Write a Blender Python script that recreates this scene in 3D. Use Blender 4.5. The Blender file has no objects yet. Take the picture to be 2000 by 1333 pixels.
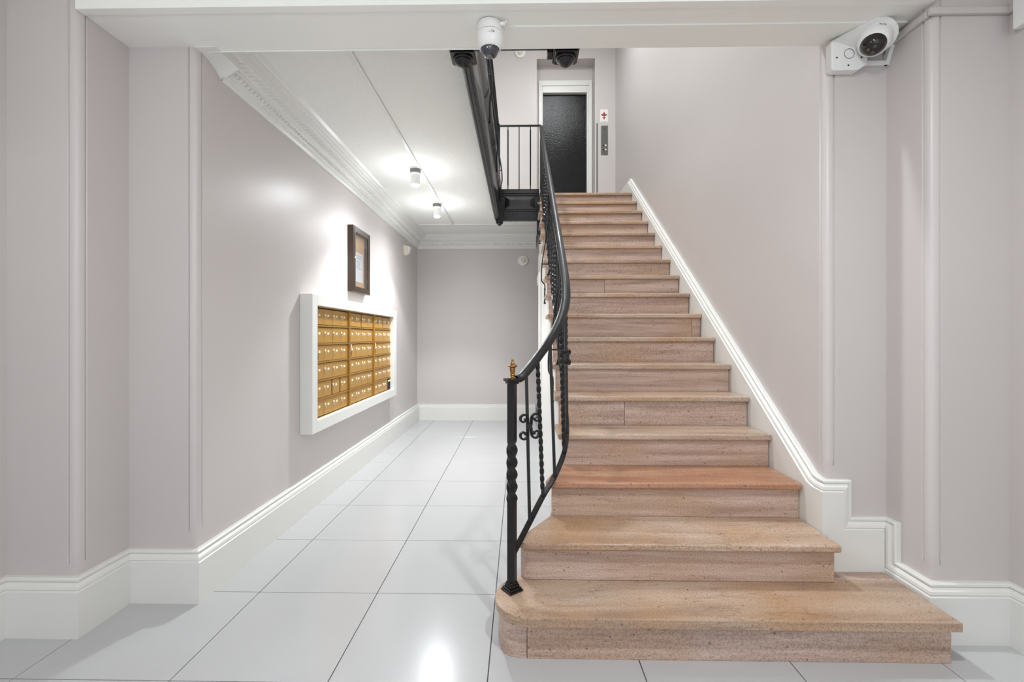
import bpy, bmesh, math, random
from mathutils import Vector, Matrix
from math import sin, cos, pi, radians
random.seed(4)
SC = bpy.context.scene
COL = SC.collection

# ------------------------------------------------------------ camera, world, lights, exposure
H = 1.2986
cam = bpy.data.cameras.new('camera'); cam.sensor_width = 36.0; cam.lens = 894.06 / 2000 * 36.0
cam.shift_y = -(666.5 - 658.03) / 2000.0
cam.clip_start = 0.02
camo = bpy.data.objects.new('camera', cam); COL.objects.link(camo)
camo.location = (0, 0, H); camo.rotation_euler = (pi / 2, 0, 0.017)
SC.camera = camo

w = bpy.data.worlds.new('world'); SC.world = w; w.use_nodes = True
w.node_tree.nodes['Background'].inputs[0].default_value = (0.91, 0.955, 1.0, 1)
w.node_tree.nodes['Background'].inputs[1].default_value = 1.0
SC.view_settings.view_transform = 'Standard'; SC.view_settings.look = 'None'
SC.view_settings.exposure = 0.42; SC.view_settings.gamma = 1.0
SC.view_settings.use_curve_mapping = False

def light(name, kind, loc, energy, color=(1, 1, 1), size=0.2, target=None, **kw):
    l = bpy.data.lights.new(name, kind); l.energy = energy; l.color = color
    if kind == 'AREA':
        l.shape = 'DISK'; l.size = size
    else:
        l.shadow_soft_size = size
    for k, v in kw.items(): setattr(l, k, v)
    o = bpy.data.objects.new(name, l); COL.objects.link(o); o.location = loc
    if target is not None:
        o.rotation_euler = (Vector(target) - Vector(loc)).to_track_quat('-Z', 'Y').to_euler()
    return o
WARM = (0.93, 0.975, 1.0)
LOBBY = [(0.62, 0.75), (-1.15, 0.35), (0.0, -1.3)]  # first lamp follows the railing shadow; the other two are added fill
light('lobby_lamp_light', 'AREA', (LOBBY[0][0], LOBBY[0][1], 2.86), 24, WARM, 0.10, (LOBBY[0][0], LOBBY[0][1], 0))
HALL = [(-0.965, 4.215), (-0.965, 5.32)]
for x, y in HALL:
    light('hall_spot_light', 'SPOT', (x, y, 2.665), 66, WARM, 0.06, (x, y, 0), spot_size=radians(104), spot_blend=0.35)
    light('hall_wide_light', 'SPOT', (x, y, 2.665), 50, WARM, 0.08, (x, y, 0), spot_size=radians(168), spot_blend=0.9)
    light('hall_glow_light', 'POINT', (x, y, 2.62), 4.0, WARM, 0.08)
STAIR = [(0.65, 5.3), (-0.9, 3.1)]
light('stairwell_light', 'AREA', (STAIR[0][0], STAIR[0][1], 6.0), 30, WARM, 0.22, (STAIR[0][0], STAIR[0][1], 0))
light('stairwell_light', 'AREA', (STAIR[1][0], STAIR[1][1], 6.0), 100, WARM, 0.3, (STAIR[1][0], STAIR[1][1], 0))  # added fill above the gallery, keeps the near stair wall bright

# ------------------------------------------------------------ materials
def lin(c):
    return tuple((v / 255 / 12.92) if v / 255 <= 0.04045 else ((v / 255 + 0.055) / 1.055) ** 2.4 for v in c) + (1,)
def mat(name, rgb, rough=0.5, metal=0.0, spec=0.5, var=0.0, vscale=3.0, bump=0.0, bscale=200.0, coat=0.0, emit=None, estr=0.0, trans=0.0):
    m = bpy.data.materials.new(name); m.use_nodes = True
    nt = m.node_tree; b = nt.nodes['Principled BSDF']
    b.inputs['Base Color'].default_value = lin(rgb); b.inputs['Roughness'].default_value = rough
    b.inputs['Metallic'].default_value = metal; b.inputs['Specular IOR Level'].default_value = spec
    b.inputs['Coat Weight'].default_value = coat; b.inputs['Coat Roughness'].default_value = 0.08
    b.inputs['Transmission Weight'].default_value = trans
    tc = nt.nodes.new('ShaderNodeTexCoord')
    if var > 0:
        n = nt.nodes.new('ShaderNodeTexNoise'); n.inputs['Scale'].default_value = vscale; n.inputs['Detail'].default_value = 5
        nt.links.new(tc.outputs['Object'], n.inputs['Vector'])
        mx = nt.nodes.new('ShaderNodeMix'); mx.data_type = 'RGBA'
        l = lin(rgb); mx.inputs[6].default_value = tuple(v * (1 - var) for v in l[:3]) + (1,)
        mx.inputs[7].default_value = tuple(min(1, v * (1 + var)) for v in l[:3]) + (1,)
        nt.links.new(n.outputs['Fac'], mx.inputs[0]); nt.links.new(mx.outputs[2], b.inputs['Base Color'])
    if bump > 0:
        n2 = nt.nodes.new('ShaderNodeTexNoise'); n2.inputs['Scale'].default_value = bscale; n2.inputs['Detail'].default_value = 3
        nt.links.new(tc.outputs['Object'], n2.inputs['Vector'])
        bp = nt.nodes.new('ShaderNodeBump'); bp.inputs['Strength'].default_value = bump; bp.inputs['Distance'].default_value = 0.004
        nt.links.new(n2.outputs['Fac'], bp.inputs['Height']); nt.links.new(bp.outputs['Normal'], b.inputs['Normal'])
    if emit:
        b.inputs['Emission Color'].default_value = lin(emit); b.inputs['Emission Strength'].default_value = estr
    return m

def marble(name, base, dark, light_, warm, scale=1.0, seed=0.0):
    m = bpy.data.materials.new(name); m.use_nodes = True
    nt = m.node_tree; N = nt.nodes; L = nt.links; b = N['Principled BSDF']
    tc = N.new('ShaderNodeTexCoord'); oi = N.new('ShaderNodeObjectInfo')
    mp = N.new('ShaderNodeMapping'); mp.inputs['Scale'].default_value = (0.5, 3.4, 9.0)
    add = N.new('ShaderNodeVectorMath'); add.operation = 'ADD'
    sc = N.new('ShaderNodeVectorMath'); sc.operation = 'SCALE'; sc.inputs[0].default_value = (13.1, 7.7, 5.3)
    L.new(oi.outputs['Random'], sc.inputs['Scale'])
    L.new(tc.outputs['Object'], add.inputs[0]); L.new(sc.outputs[0], add.inputs[1]); L.new(add.outputs[0], mp.inputs['Vector'])
    n1 = N.new('ShaderNodeTexNoise'); n1.inputs['Scale'].default_value = 1.9 * scale; n1.inputs['Detail'].default_value = 9; n1.inputs['Roughness'].default_value = 0.62; n1.inputs['Distortion'].default_value = 0.5
    L.new(mp.outputs[0], n1.inputs['Vector'])
    r1 = N.new('ShaderNodeValToRGB'); e = r1.color_ramp.elements
    e[0].position = 0.36; e[0].color = lin(dark); e[1].position = 0.66; e[1].color = lin(light_)
    k = e.new(0.50); k.color = lin(base)
    L.new(n1.outputs['Fac'], r1.inputs['Fac'])
    # warm patches
    n2 = N.new('ShaderNodeTexNoise'); n2.inputs['Scale'].default_value = 1.6; n2.inputs['Detail'].default_value = 3
    L.new(add.outputs[0], n2.inputs['Vector'])
    r2 = N.new('ShaderNodeValToRGB'); r2.color_ramp.elements[0].position = 0.46; r2.color_ramp.elements[1].position = 0.68
    r2.color_ramp.elements[0].color = (0, 0, 0, 1); r2.color_ramp.elements[1].color = (0.75, 0.75, 0.75, 1)
    L.new(n2.outputs['Fac'], r2.inputs['Fac'])
    mx = N.new('ShaderNodeMix'); mx.data_type = 'RGBA'; mx.inputs[7].default_value = lin(warm)
    L.new(r2.outputs['Color'], mx.inputs[0]); L.new(r1.outputs['Color'], mx.inputs[6])
    # fine grain speckle
    n3 = N.new('ShaderNodeTexNoise'); n3.inputs['Scale'].default_value = 190; n3.inputs['Detail'].default_value = 2
    L.new(tc.outputs['Object'], n3.inputs['Vector'])
    r3 = N.new('ShaderNodeValToRGB'); r3.color_ramp.elements[0].position = 0.36; r3.color_ramp.elements[0].color = (0.60, 0.57, 0.54, 1)
    r3.color_ramp.elements[1].position = 0.55; r3.color_ramp.elements[1].color = (1, 1, 1, 1)
    L.new(n3.outputs['Fac'], r3.inputs['Fac'])
    m2 = N.new('ShaderNodeMix'); m2.data_type = 'RGBA'; m2.blend_type = 'MULTIPLY'; m2.inputs[0].default_value = 0.8
    L.new(mx.outputs[2], m2.inputs[6]); L.new(r3.outputs['Color'], m2.inputs[7])
    # hairline veins (stylolites)
    mp2 = N.new('ShaderNodeMapping'); mp2.inputs['Scale'].default_value = (0.7, 4.0, 9.0); L.new(add.outputs[0], mp2.inputs['Vector'])
    n4 = N.new('ShaderNodeTexNoise'); n4.inputs['Scale'].default_value = 1.5; n4.inputs['Detail'].default_value = 8; n4.inputs['Roughness'].default_value = 0.6
    L.new(mp2.outputs[0], n4.inputs['Vector'])
    r4 = N.new('ShaderNodeValToRGB'); q = r4.color_ramp.elements
    q[0].position = 0.494; q[0].color = (1, 1, 1, 1); q[1].position = 0.506; q[1].color = (1, 1, 1, 1)
    z = q.new(0.5); z.color = (0.52, 0.48, 0.45, 1)
    L.new(n4.outputs['Fac'], r4.inputs['Fac'])
    m3 = N.new('ShaderNodeMix'); m3.data_type = 'RGBA'; m3.blend_type = 'MULTIPLY'; m3.inputs[0].default_value = 0.7
    L.new(m2.outputs[2], m3.inputs[6]); L.new(r4.outputs['Color'], m3.inputs[7])
    # pits
    vo = N.new('ShaderNodeTexVoronoi'); vo.inputs['Scale'].default_value = 19; L.new(add.outputs[0], vo.inputs['Vector'])
    r5 = N.new('ShaderNodeValToRGB'); r5.color_ramp.elements[0].position = 0.075; r5.color_ramp.elements[0].color = (0.35, 0.3, 0.28, 1)
    r5.color_ramp.elements[1].position = 0.12; r5.color_ramp.elements[1].color = (1, 1, 1, 1)
    L.new(vo.outputs['Distance'], r5.inputs['Fac'])
    m4 = N.new('ShaderNodeMix'); m4.data_type = 'RGBA'; m4.blend_type = 'MULTIPLY'; m4.inputs[0].default_value = 0.7
    L.new(m3.outputs[2], m4.inputs[6]); L.new(r5.outputs['Color'], m4.inputs[7])
    L.new(m4.outputs[2], b.inputs['Base Color'])
    b.inputs['Roughness'].default_value = 0.30; b.inputs['Specular IOR Level'].default_value = 0.45
    bp = N.new('ShaderNodeBump'); bp.inputs['Strength'].default_value = 0.08; bp.inputs['Distance'].default_value = 0.003
    L.new(n3.outputs['Fac'], bp.inputs['Height']); L.new(bp.outputs['Normal'], b.inputs['Normal'])
    return m

M = {}
M['wall'] = mat('lilac_grey_paint', (204, 197, 195), 0.36, spec=0.45, var=0.025, vscale=1.6, bump=0.10, bscale=35)
M['white'] = mat('white_gloss_paint', (228, 227, 223), 0.32, var=0.015, vscale=4, bump=0.10, bscale=60)
M['soffit'] = mat('white_soffit_paint', (246, 246, 241), 0.45, var=0.01)
M['ceil'] = mat('white_stipple_paint', (240, 240, 236), 0.8, var=0.03, vscale=60, bump=1.0, bscale=75)
M['tile'] = mat('white_gloss_tile', (189, 189, 190), 0.19, var=0.02, vscale=3, spec=0.5)
M['grout'] = mat('dark_grout', (70, 68, 66), 0.9)
M['tread'] = marble('tread_marble', (192, 168, 148), (166, 140, 121), (211, 189, 171), (192, 152, 115))
M['riser'] = marble('riser_marble', (203, 176, 162), (176, 149, 136), (220, 198, 186), (194, 162, 134), 1.2)
M['step_warm'] = marble('orange_marble', (188, 142, 114), (168, 119, 91), (203, 165, 138), (188, 126, 86))
M['iron'] = mat('black_iron_paint', (15, 15, 18), 0.36, spec=0.4, bump=0.25, bscale=90, coat=0.1)
M['fascia'] = mat('black_gloss_enamel', (15, 15, 17), 0.24, spec=0.5, bump=0.35, bscale=60, coat=0.15)
M['brass'] = mat('aged_brass', (150, 112, 62), 0.35, metal=0.85, var=0.1, vscale=40)
M['mail'] = mat('gold_mailbox_metal', (188, 144, 74), 0.42, metal=0.35, var=0.08, vscale=9)
M['mailrail'] = mat('gold_rail_metal', (168, 124, 52), 0.38, metal=0.4, var=0.06, vscale=9)
M['chrome'] = mat('chrome', (235, 232, 225), 0.2, metal=0.6)
M['plate'] = mat('ivory_number_plate', (236, 226, 196), 0.5)
M['plaster'] = M['white']
M['dark'] = mat('black_cavity', (20, 18, 16), 0.8)
M['plastic'] = mat('white_plastic', (236, 236, 234), 0.35)
M['cream'] = mat('cream_plastic', (226, 214, 196), 0.5)
M['greyp'] = mat('grey_metal_band', (120, 118, 116), 0.4, metal=0.5)
M['lens'] = mat('dark_lens_glass', (38, 40, 52), 0.05, spec=0.8, coat=1.0)
M['lensr'] = mat('brown_lens_glass', (30, 20, 20), 0.08, spec=0.5, coat=0.2)
M['bronze'] = mat('dark_bronze_frame', (70, 56, 46), 0.35, metal=0.4)
M['cork'] = mat('tan_cork', (214, 176, 136), 0.8, var=0.08, vscale=80)
M['paper'] = mat('white_paper', (232, 234, 238), 0.7)
M['ink'] = mat('grey_ink', (120, 124, 134), 0.8)
M['glass'] = mat('clear_glass', (255, 255, 255), 0.02, trans=1.0)
M['steel'] = mat('brushed_steel', (112, 110, 106), 0.3, metal=0.8)
M['door'] = mat('black_elevator_door', (5, 5, 6), 0.16, spec=0.3, bump=0.7, bscale=75, coat=0.0)
M['red'] = mat('red_print', (168, 58, 62), 0.6)
M['black'] = mat('black_print', (20, 20, 22), 0.6)
M['lamp'] = mat('lamp_glow', (255, 250, 240), 0.5, emit=(255, 250, 240), estr=7.0)
M['globe'] = mat('fill_globe_glow', (255, 250, 242), 0.5, emit=(246, 250, 255), estr=30.0)  # glow of the added lobby globes that lift the soffit
M['yellow'] = mat('yellow_stain', (214, 196, 70), 0.7)

# ------------------------------------------------------------ mesh helpers
class MB:
    def __init__(s): s.bm = bmesh.new()
    def box(s, x0, x1, y0, y1, z0, z1, mtx=None):
        v = [s.bm.verts.new(p) for p in [(x0,y0,z0),(x1,y0,z0),(x1,y1,z0),(x0,y1,z0),(x0,y0,z1),(x1,y0,z1),(x1,y1,z1),(x0,y1,z1)]]
        for f in [(0,3,2,1),(4,5,6,7),(0,1,5,4),(1,2,6,5),(2,3,7,6),(3,0,4,7)]: s.bm.faces.new([v[i] for i in f])
        if mtx is not None:
            for q in v: q.co = mtx @ q.co
        return s
    def prism(s, poly, z0, z1, mtx=None):   # poly in xy, extruded in z
        n = len(poly)
        a = [s.bm.verts.new((p[0], p[1], z0)) for p in poly]; b = [s.bm.verts.new((p[0], p[1], z1)) for p in poly]
        s.bm.faces.new(a[::-1]); s.bm.faces.new(b)
        for i in range(n): s.bm.faces.new([a[i], a[(i+1) % n], b[(i+1) % n], b[i]])
        if mtx is not None:
            for q in a + b: q.co = mtx @ q.co
        return s
    def lathe(s, prof, mtx=None, seg=20):    # prof [(r,z)]
        rings = []
        for r, z in prof:
            if r < 1e-5: rings.append([s.bm.verts.new((0, 0, z))])
            else: rings.append([s.bm.verts.new((r*cos(2*pi*k/seg), r*sin(2*pi*k/seg), z)) for k in range(seg)])
        for a, b in zip(rings[:-1], rings[1:]):
            for k in range(seg):
                k2 = (k+1) % seg
                if len(a) == 1 and len(b) == 1: continue
                if len(a) == 1: s.bm.faces.new([a[0], b[k], b[k2]])
                elif len(b) == 1: s.bm.faces.new([a[k], a[k2], b[0]])
                else: s.bm.faces.new([a[k], a[k2], b[k2], b[k]])
        if len(rings[0]) > 1: s.bm.faces.new(rings[0][::-1])
        if len(rings[-1]) > 1: s.bm.faces.new(rings[-1])
        if mtx is not None:
            for rr in rings:
                for q in rr: q.co = mtx @ q.co
        return s
    def sweep(s, path, prof, up=(0, 0, 1), scale=None, twist=None, closed=True, caps=True):
        path = [Vector(p) for p in path]; up = Vector(up); rings = []
        for i, p in enumerate(path):
            if i == 0: t = path[1] - p
            elif i == len(path)-1: t = p - path[-2]
            else: t = (path[i+1] - p).normalized() + (p - path[i-1]).normalized()
            t.normalize()
            u = up if abs(t.dot(up)) < 0.98 else Vector((0, 1, 0))
            lat = t.cross(u).normalized(); vv = lat.cross(t).normalized()
            a = twist[i] if twist else 0; k = scale[i] if scale else 1
            rings.append([s.bm.verts.new(p + k*((x*cos(a) - y*sin(a))*lat + (x*sin(a) + y*cos(a))*vv)) for x, y in prof])
        n = len(prof)
        for a, b in zip(rings[:-1], rings[1:]):
            for k in range(n if closed else n-1):
                s.bm.faces.new([a[k], a[(k+1) % n], b[(k+1) % n], b[k]])
        if closed and caps:
            s.bm.faces.new(rings[0][::-1]); s.bm.faces.new(rings[-1])
        return s
    def tube(s, path, r, seg=8, scale=None):
        return s.sweep(path, [(r*cos(2*pi*k/seg), r*sin(2*pi*k/seg)) for k in range(seg)], scale=scale)
    def hull(s, pts):
        vs = [s.bm.verts.new(p) for p in pts]
        r = bmesh.ops.convex_hull(s.bm, input=vs)
        return s
    def build(s, name, m, parent=None, bevel=0, smooth=30, seg=2, loc=None, tri=False):
        bmesh.ops.recalc_face_normals(s.bm, faces=s.bm.faces)
        me = bpy.data.meshes.new(name); s.bm.to_mesh(me); s.bm.free()
        if smooth:
            me.polygons.foreach_set('use_smooth', [True]*len(me.polygons)); me.set_sharp_from_angle(angle=radians(smooth))
        me.materials.append(M[m] if isinstance(m, str) else m)
        o = bpy.data.objects.new(name, me); COL.objects.link(o)
        if parent is not None: o.parent = parent
        if bevel:
            b = o.modifiers.new('bevel', 'BEVEL'); b.width = bevel; b.segments = seg; b.limit_method = 'ANGLE'; b.angle_limit = radians(40); b.harden_normals = True
        return o

def tag(o, label=None, cat=None, group=None, kind=None):
    if label: o['label'] = label
    if cat: o['category'] = cat
    if group: o['group'] = group
    if kind: o['kind'] = kind
    return o
def thing(name, label, cat, loc=(0, 0, 0), group=None):
    o = bpy.data.objects.new(name, None); COL.objects.link(o); o.empty_display_size = 0.05
    o.location = loc
    bpy.context.view_layer.update()
    return tag(o, label, cat, group)
def rel(o):   # children meshes are written in world coordinates: cancel the empty's location
    return Matrix.Translation(-o.location)
def keep(o, parent):
    o.parent = parent; o.matrix_parent_inverse = Matrix.Translation(-parent.location); return o
def struct(o, label=None): o['kind'] = 'structure'; 
def S(mb, name, m, label, **kw):
    o = mb.build(name, m, **kw); o['kind'] = 'structure'; o['label'] = label; o['category'] = name.split('_')[0]; return o
def P(mb, name, m, parent, label=None, **kw):
    o = mb.build(name, m, **kw); keep(o, parent)
    if label: o['label'] = label
    return o
def dupchild(src, parent, off=(0, 0, 0)):
    c = src.copy(); COL.objects.link(c); c.parent = parent
    c.matrix_parent_inverse = src.matrix_parent_inverse.copy(); c.location = src.location + Vector(off)
    return c

def catmull(pts, n=6):
    pts = [Vector(p) for p in pts]; P_ = [2*pts[0]-pts[1]] + pts + [2*pts[-1]-pts[-2]]; out = []
    for i in range(1, len(P_)-2):
        p0, p1, p2, p3 = P_[i-1:i+3]
        for k in range(n):
            t = k/n
            out.append(0.5*((2*p1) + (-p0+p2)*t + (2*p0-5*p1+4*p2-p3)*t*t + (-p0+3*p1-3*p2+p3)*t**3))
    out.append(pts[-1]); return out

# ------------------------------------------------------------ setting: dimensions
R = 0.185                              # riser height
def NY(n):                             # y of the n-th nosing
    return {1: 1.805, 2: 2.055, 3: 2.338}.get(n, 1.626 + 0.25*n)
XR = 1.435; XL = 0.222; LAND = 17*R
ZTOP = 6.1; YB = 7.12
LEFT = [(-2.255, -2.6), (-2.255, 1.975), (-1.94, 1.975), (-1.94, 2.24), (-1.60, 2.24), (-1.60, YB)]
RIGHT = [(1.48, YB), (1.48, 2.24), (1.77, 2.24), (1.77, 2.0), (2.10, 2.0), (2.10, -2.6)]

def right_of(a, b):
    t = (Vector(b) - Vector(a)).normalized(); return t, Vector((t.y, -t.x))

def wall_shell(name, plan, stops, label, z1=ZTOP, closepts=None):
    """plan polyline, room on its right; convex corners get a bowtell bead above a stop height"""
    bead, sharp, stop = [], [], []
    n = len(plan)
    def addp(b, s_, z): bead.append(b); sharp.append(s_); stop.append(z)
    for i, p in enumerate(plan):
        p = Vector(p)
        if i in stops:
            a = (p - Vector(plan[i-1])).normalized(); b = (Vector(plan[i+1]) - p).normalized()
            r = 0.034
            seq = [(p - a*0.050, p - a*0.050), (p - a*0.046, p - a*0.046), (p - a*0.041 + b*0.011, p - a*0.040)]
            c = p - a*r + b*r
            for k in range(9):
                th = pi/2*k/8; q = c - b*(r*cos(th)) + a*(r*sin(th))
                sh = p - a*r*(1 - k/4) if k <= 4 else p + b*r*(k/4 - 1)
                seq.append((q, sh))
            seq += [(p + b*0.041 - a*0.011, p + b*0.040), (p + b*0.046, p + b*0.046), (p + b*0.050, p + b*0.050)]
            for q, sh in seq: addp(q, sh, stops[i])
        else: addp(p, p, 0.3)
    mb = MB(); bm = mb.bm
    rows = []
    for lvl in range(4):
        row = []
        for q, sh, st in zip(bead, sharp, stop):
            z = [0.0, st - 0.035, st + 0.012, z1][lvl]; c = sh if lvl < 2 else q
            row.append(bm.verts.new((c.x, c.y, z)))
        rows.append(row)
    for a, b in zip(rows[:-1], rows[1:]):
        for k in range(len(a)-1): bm.faces.new([a[k+1], a[k], b[k], b[k+1]])
    o = mb.build(name, 'wall', smooth=25)
    o['kind'] = 'structure'; o['label'] = label; o['category'] = 'wall'
    return o
wall_shell('wall_left', LEFT, {2: 0.335, 4: 0.37}, 'lilac grey wall of the mailbox hall stepping out past two beaded corners')
wall_shell('wall_right', RIGHT, {1: 0.71, 3: 0.35}, 'lilac grey wall beside the stairs stepping out past two beaded corners')

# back wall with elevator niche (x 0.265..1.165, z above landing)
mb = MB()
mb.box(-1.6, 0.265, YB, YB+0.06, 0, ZTOP)
mb.box(0.265, 1.165, YB, YB+0.06, 0, LAND)
mb.box(0.265, 1.165, YB, YB+0.28, 5.62, ZTOP)
mb.box(1.165, 1.48, YB, YB+0.06, 0, ZTOP)
mb.box(0.22, 0.265, YB+0.06, YB+0.28, LAND, 5.62); mb.box(1.165, 1.21, YB+0.06, YB+0.28, LAND, 5.62)
mb.box(0.265, 1.165, YB+0.22, YB+0.28, 5.22, 5.62)
mb.box(0.265, 0.355, YB+0.22, YB+0.28, LAND, 5.22); mb.box(1.085, 1.165, YB+0.22, YB+0.28, LAND, 5.22)
mb.box(0.265, 1.165, YB+0.06, YB+0.28, LAND-0.05, LAND-0.002)
S(mb, 'wall_back', 'wall', 'lilac grey end wall behind the hall and the upper landing', smooth=0)

# header beam between lobby and hall, closing the shaft above
mb = MB()
mb.box(-1.945, 1.775, 1.970, 2.27, 2.735, 2.96); mb.box(-2.255, 2.10, 2.005, 2.27, 2.94, ZTOP)
S(mb, 'trim_1', 'soffit', 'white header beam crossing the ceiling between lobby and stair hall', smooth=0)
mb = MB(); mb.box(-0.11, 1.765, 2.112, 2.275, 2.7285, 2.7355)
mb.box(-1.938, -0.2, 2.272, 2.276, 2.728, 2.74)
S(mb, 'trim_2', 'soffit', 'white board lining the back half of the header soffit', smooth=0)
mb = MB(); mb.box(-1.938, 1.768, 1.964, 2.003, 2.7295, 2.7365)
S(mb, 'trim_3', 'soffit', 'white front lip of the header beam', smooth=0)

# ceilings
mb = MB(); mb.box(-2.255, 2.10, -2.6, 1.965, 2.95, 3.05)
S(mb, 'ceiling_lobby', 'soffit', 'white lobby ceiling', smooth=0)
CH = 2.857
mb = MB()
mb.box(-1.6, -0.27, 2.27, YB, CH, LAND-0.01); mb.box(-0.27, 0.25, 5.80, YB, CH, LAND-0.01); mb.box(0.25, 1.48, 5.93, YB, CH, LAND-0.035)
S(mb, 'ceiling', 'ceil', 'white stippled ceiling over the mailbox hall', smooth=0)
mb = MB(); mb.box(-1.6, 1.48, 2.27, YB, ZTOP, ZTOP+0.08)
S(mb, 'ceiling_upper', 'soffit', 'white ceiling high over the stairwell', smooth=0)
mb = MB(); mb.box(-1.66, -1.6, 2.24, YB, LAND, ZTOP)
S(mb, 'wall_upper', 'wall', 'lilac grey upper wall of the gallery', smooth=0)

# floor with individual tiles
base = MB(); base.box(-2.255, 2.10, -2.6, YB, -0.04, -0.004)
floor = S(base, 'floor', 'grout', 'glossy white tiled floor with thin dark joints', smooth=0)
tile_src = {}
X0, Y0, TS, G = -1.3218 - 1.2, 1.7044 - 7*0.6, 0.6, 0.0018
for i in range(8):
    for j in range(17):
        xa, xb = X0 + i*TS + G, X0 + (i+1)*TS - G
        ya, yb = Y0 + j*TS + G, Y0 + (j+1)*TS - G
        lim = (-2.254, 2.099) if ya < 1.99 else (-1.599, 1.479)
        xa, xb = max(xa, lim[0]), min(xb, lim[1]); ya, yb = max(ya, -2.6), min(yb, YB-0.001)
        if xb - xa < 0.02 or yb - ya < 0.02: continue
        if xa > 0.27 and ya > 2.1: continue
        key = (round(xb-xa, 3), round(yb-ya, 3))
        if key not in tile_src:
            t = MB(); hx, hy = key[0]/2, key[1]/2; c = 0.0008
            lo = [t.bm.verts.new((sx*hx, sy*hy, -0.004)) for sx, sy in ((-1,-1),(1,-1),(1,1),(-1,1))]
            mi = [t.bm.verts.new((sx*hx, sy*hy, -c)) for sx, sy in ((-1,-1),(1,-1),(1,1),(-1,1))]
            hi = [t.bm.verts.new((sx*(hx-c), sy*(hy-c), 0)) for sx, sy in ((-1,-1),(1,-1),(1,1),(-1,1))]
            for A, B in ((lo, mi), (mi, hi)):
                for k in range(4): t.bm.faces.new([A[k], A[(k+1)%4], B[(k+1)%4], B[k]])
            t.bm.faces.new(hi); t.bm.faces.new(lo[::-1])
            o = t.build('floor_tile', 'tile', smooth=0); tile_src[key] = o
        else:
            o = tile_src[key].copy(); COL.objects.link(o)
        o.parent = floor; o.location = ((xa+xb)/2, (ya+yb)/2, 0)

# ------------------------------------------------------------ skirtings (worked out on the unrolled wall, then folded round its corners)
SK = [(0, 0), (0, .020), (.005, .027), (.013, .027), (.017, .021), (.022, .027), (.030, .037), (.042, .040), (.047, .036), (.052, .0445)]
def skirting(name, plan, top, bottom, label, mname='white'):
    seglen = [(Vector(b) - Vector(a)).length for a, b in zip(plan[:-1], plan[1:])]
    cum = [0]
    for l in seglen: cum.append(cum[-1] + l)
    T = [Vector(p) for p in top]
    def offset(e):
        out = []
        for i, p in enumerate(T):
            if i == 0: _, n1 = right_of(T[0], T[1]); out.append(p + n1*e); continue
            if i == len(T)-1: _, n1 = right_of(T[-2], T[-1]); out.append(p + n1*e); continue
            _, n1 = right_of(T[i-1], p); _, n2 = right_of(p, T[i+1])
            mm = (n1 + n2); mm = mm / max(0.2, mm.dot(n1)); out.append(p + mm*e)
        return out
    mb = MB(); bm = mb.bm; rows = []
    for e, d in SK: rows.append([bm.verts.new((q.x, d, q.y)) for q in offset(e)])
    for a, b in zip(rows[:-1], rows[1:]):
        for k in range(len(a)-1): bm.faces.new([a[k], a[k+1], b[k+1], b[k]])
    # flat board below the mouldings, cut into columns
    TL = [(v.co.x, v.co.z) for v in rows[-1]]
    def ev(line, s_, side):
        cand = [z for x, z in line if abs(x - s_) < 1e-5]
        if cand: return cand[0] if side < 0 else cand[-1]
        for (xa, za), (xb, zb) in zip(line[:-1], line[1:]):
            if xa < s_ < xb: return za + (zb-za)*(s_-xa)/(xb-xa)
        return line[0][1] if s_ < line[0][0] else line[-1][1]
    br = sorted(set([round(x, 5) for x, z in TL] + [round(x, 5) for x, z in bottom] + [round(c, 5) for c in cum[1:-1]]))
    TL = [(round(x, 5), z) for x, z in TL]; BL = [(round(x, 5), z) for x, z in bottom]; dd = SK[-1][1]
    for xa, xb in zip(br[:-1], br[1:]):
        if xb - xa < 1e-4: continue
        bm.faces.new([bm.verts.new(c_) for c_ in ((xa, dd, ev(BL, xa, 1)), (xb, dd, ev(BL, xb, -1)), (xb, dd, ev(TL, xb, -1)), (xa, dd, ev(TL, xa, 1)))])
    for c in cum[1:-1]:
        bmesh.ops.bisect_plane(bm, geom=bm.verts[:] + bm.edges[:] + bm.faces[:], plane_co=(c, 0, 0), plane_no=(1, 0, 0), dist=1e-6)
    dirs = [right_of(a, b) for a, b in zip(plan[:-1], plan[1:])]
    for v in bm.verts:
        s_, d, z = v.co
        k = 0
        while k < len(seglen)-1 and s_ > cum[k+1] + 2e-4: k += 1
        t, n = dirs[k]; p = Vector(plan[k]) + t*(s_ - cum[k])
        if k < len(seglen)-1 and abs(s_ - cum[k+1]) < 2e-4:
            n2 = dirs[k+1][1]; mm = n + n2; mm = mm/mm.dot(n); q = p + mm*d
        else: q = p + n*d
        v.co = (q.x, q.y, z)
    me_o = mb.build(name, mname, smooth=0)
    me_o['kind'] = 'structure'; me_o['label'] = label; me_o['category'] = 'baseboard'
    return me_o
BB = 0.25
PL = LEFT + [(0.245, YB)]
cl = [0]
for a, b in zip(PL[:-1], PL[1:]): cl.append(cl[-1] + (Vector(b)-Vector(a)).length)
skirting('baseboard_left', PL, [(0, BB), (cl[-1], BB)], [(0, 0), (cl[-1], 0)], 'white moulded baseboard along the left wall and across the back of the hall')
cr = [0]
for a, b in zip(RIGHT[:-1], RIGHT[1:]): cr.append(cr[-1] + (Vector(b)-Vector(a)).length)
sY = lambda y: YB - y
zA = 0.612; sl = 0.731; yk = 2.285
yap = yk + (LAND + BB - zA)/sl
sA, sB = cr[1], cr[2]
top = [(0, LAND+BB), (sY(yap), LAND+BB), (sY(yk+0.012), zA+0.012*sl), (sY(yk-0.02), zA), (sA+0.108, zA), (sA+0.108, 0.433), (sB+0.085, 0.433), (sB+0.085, BB), (cr[-1], BB)]
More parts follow.
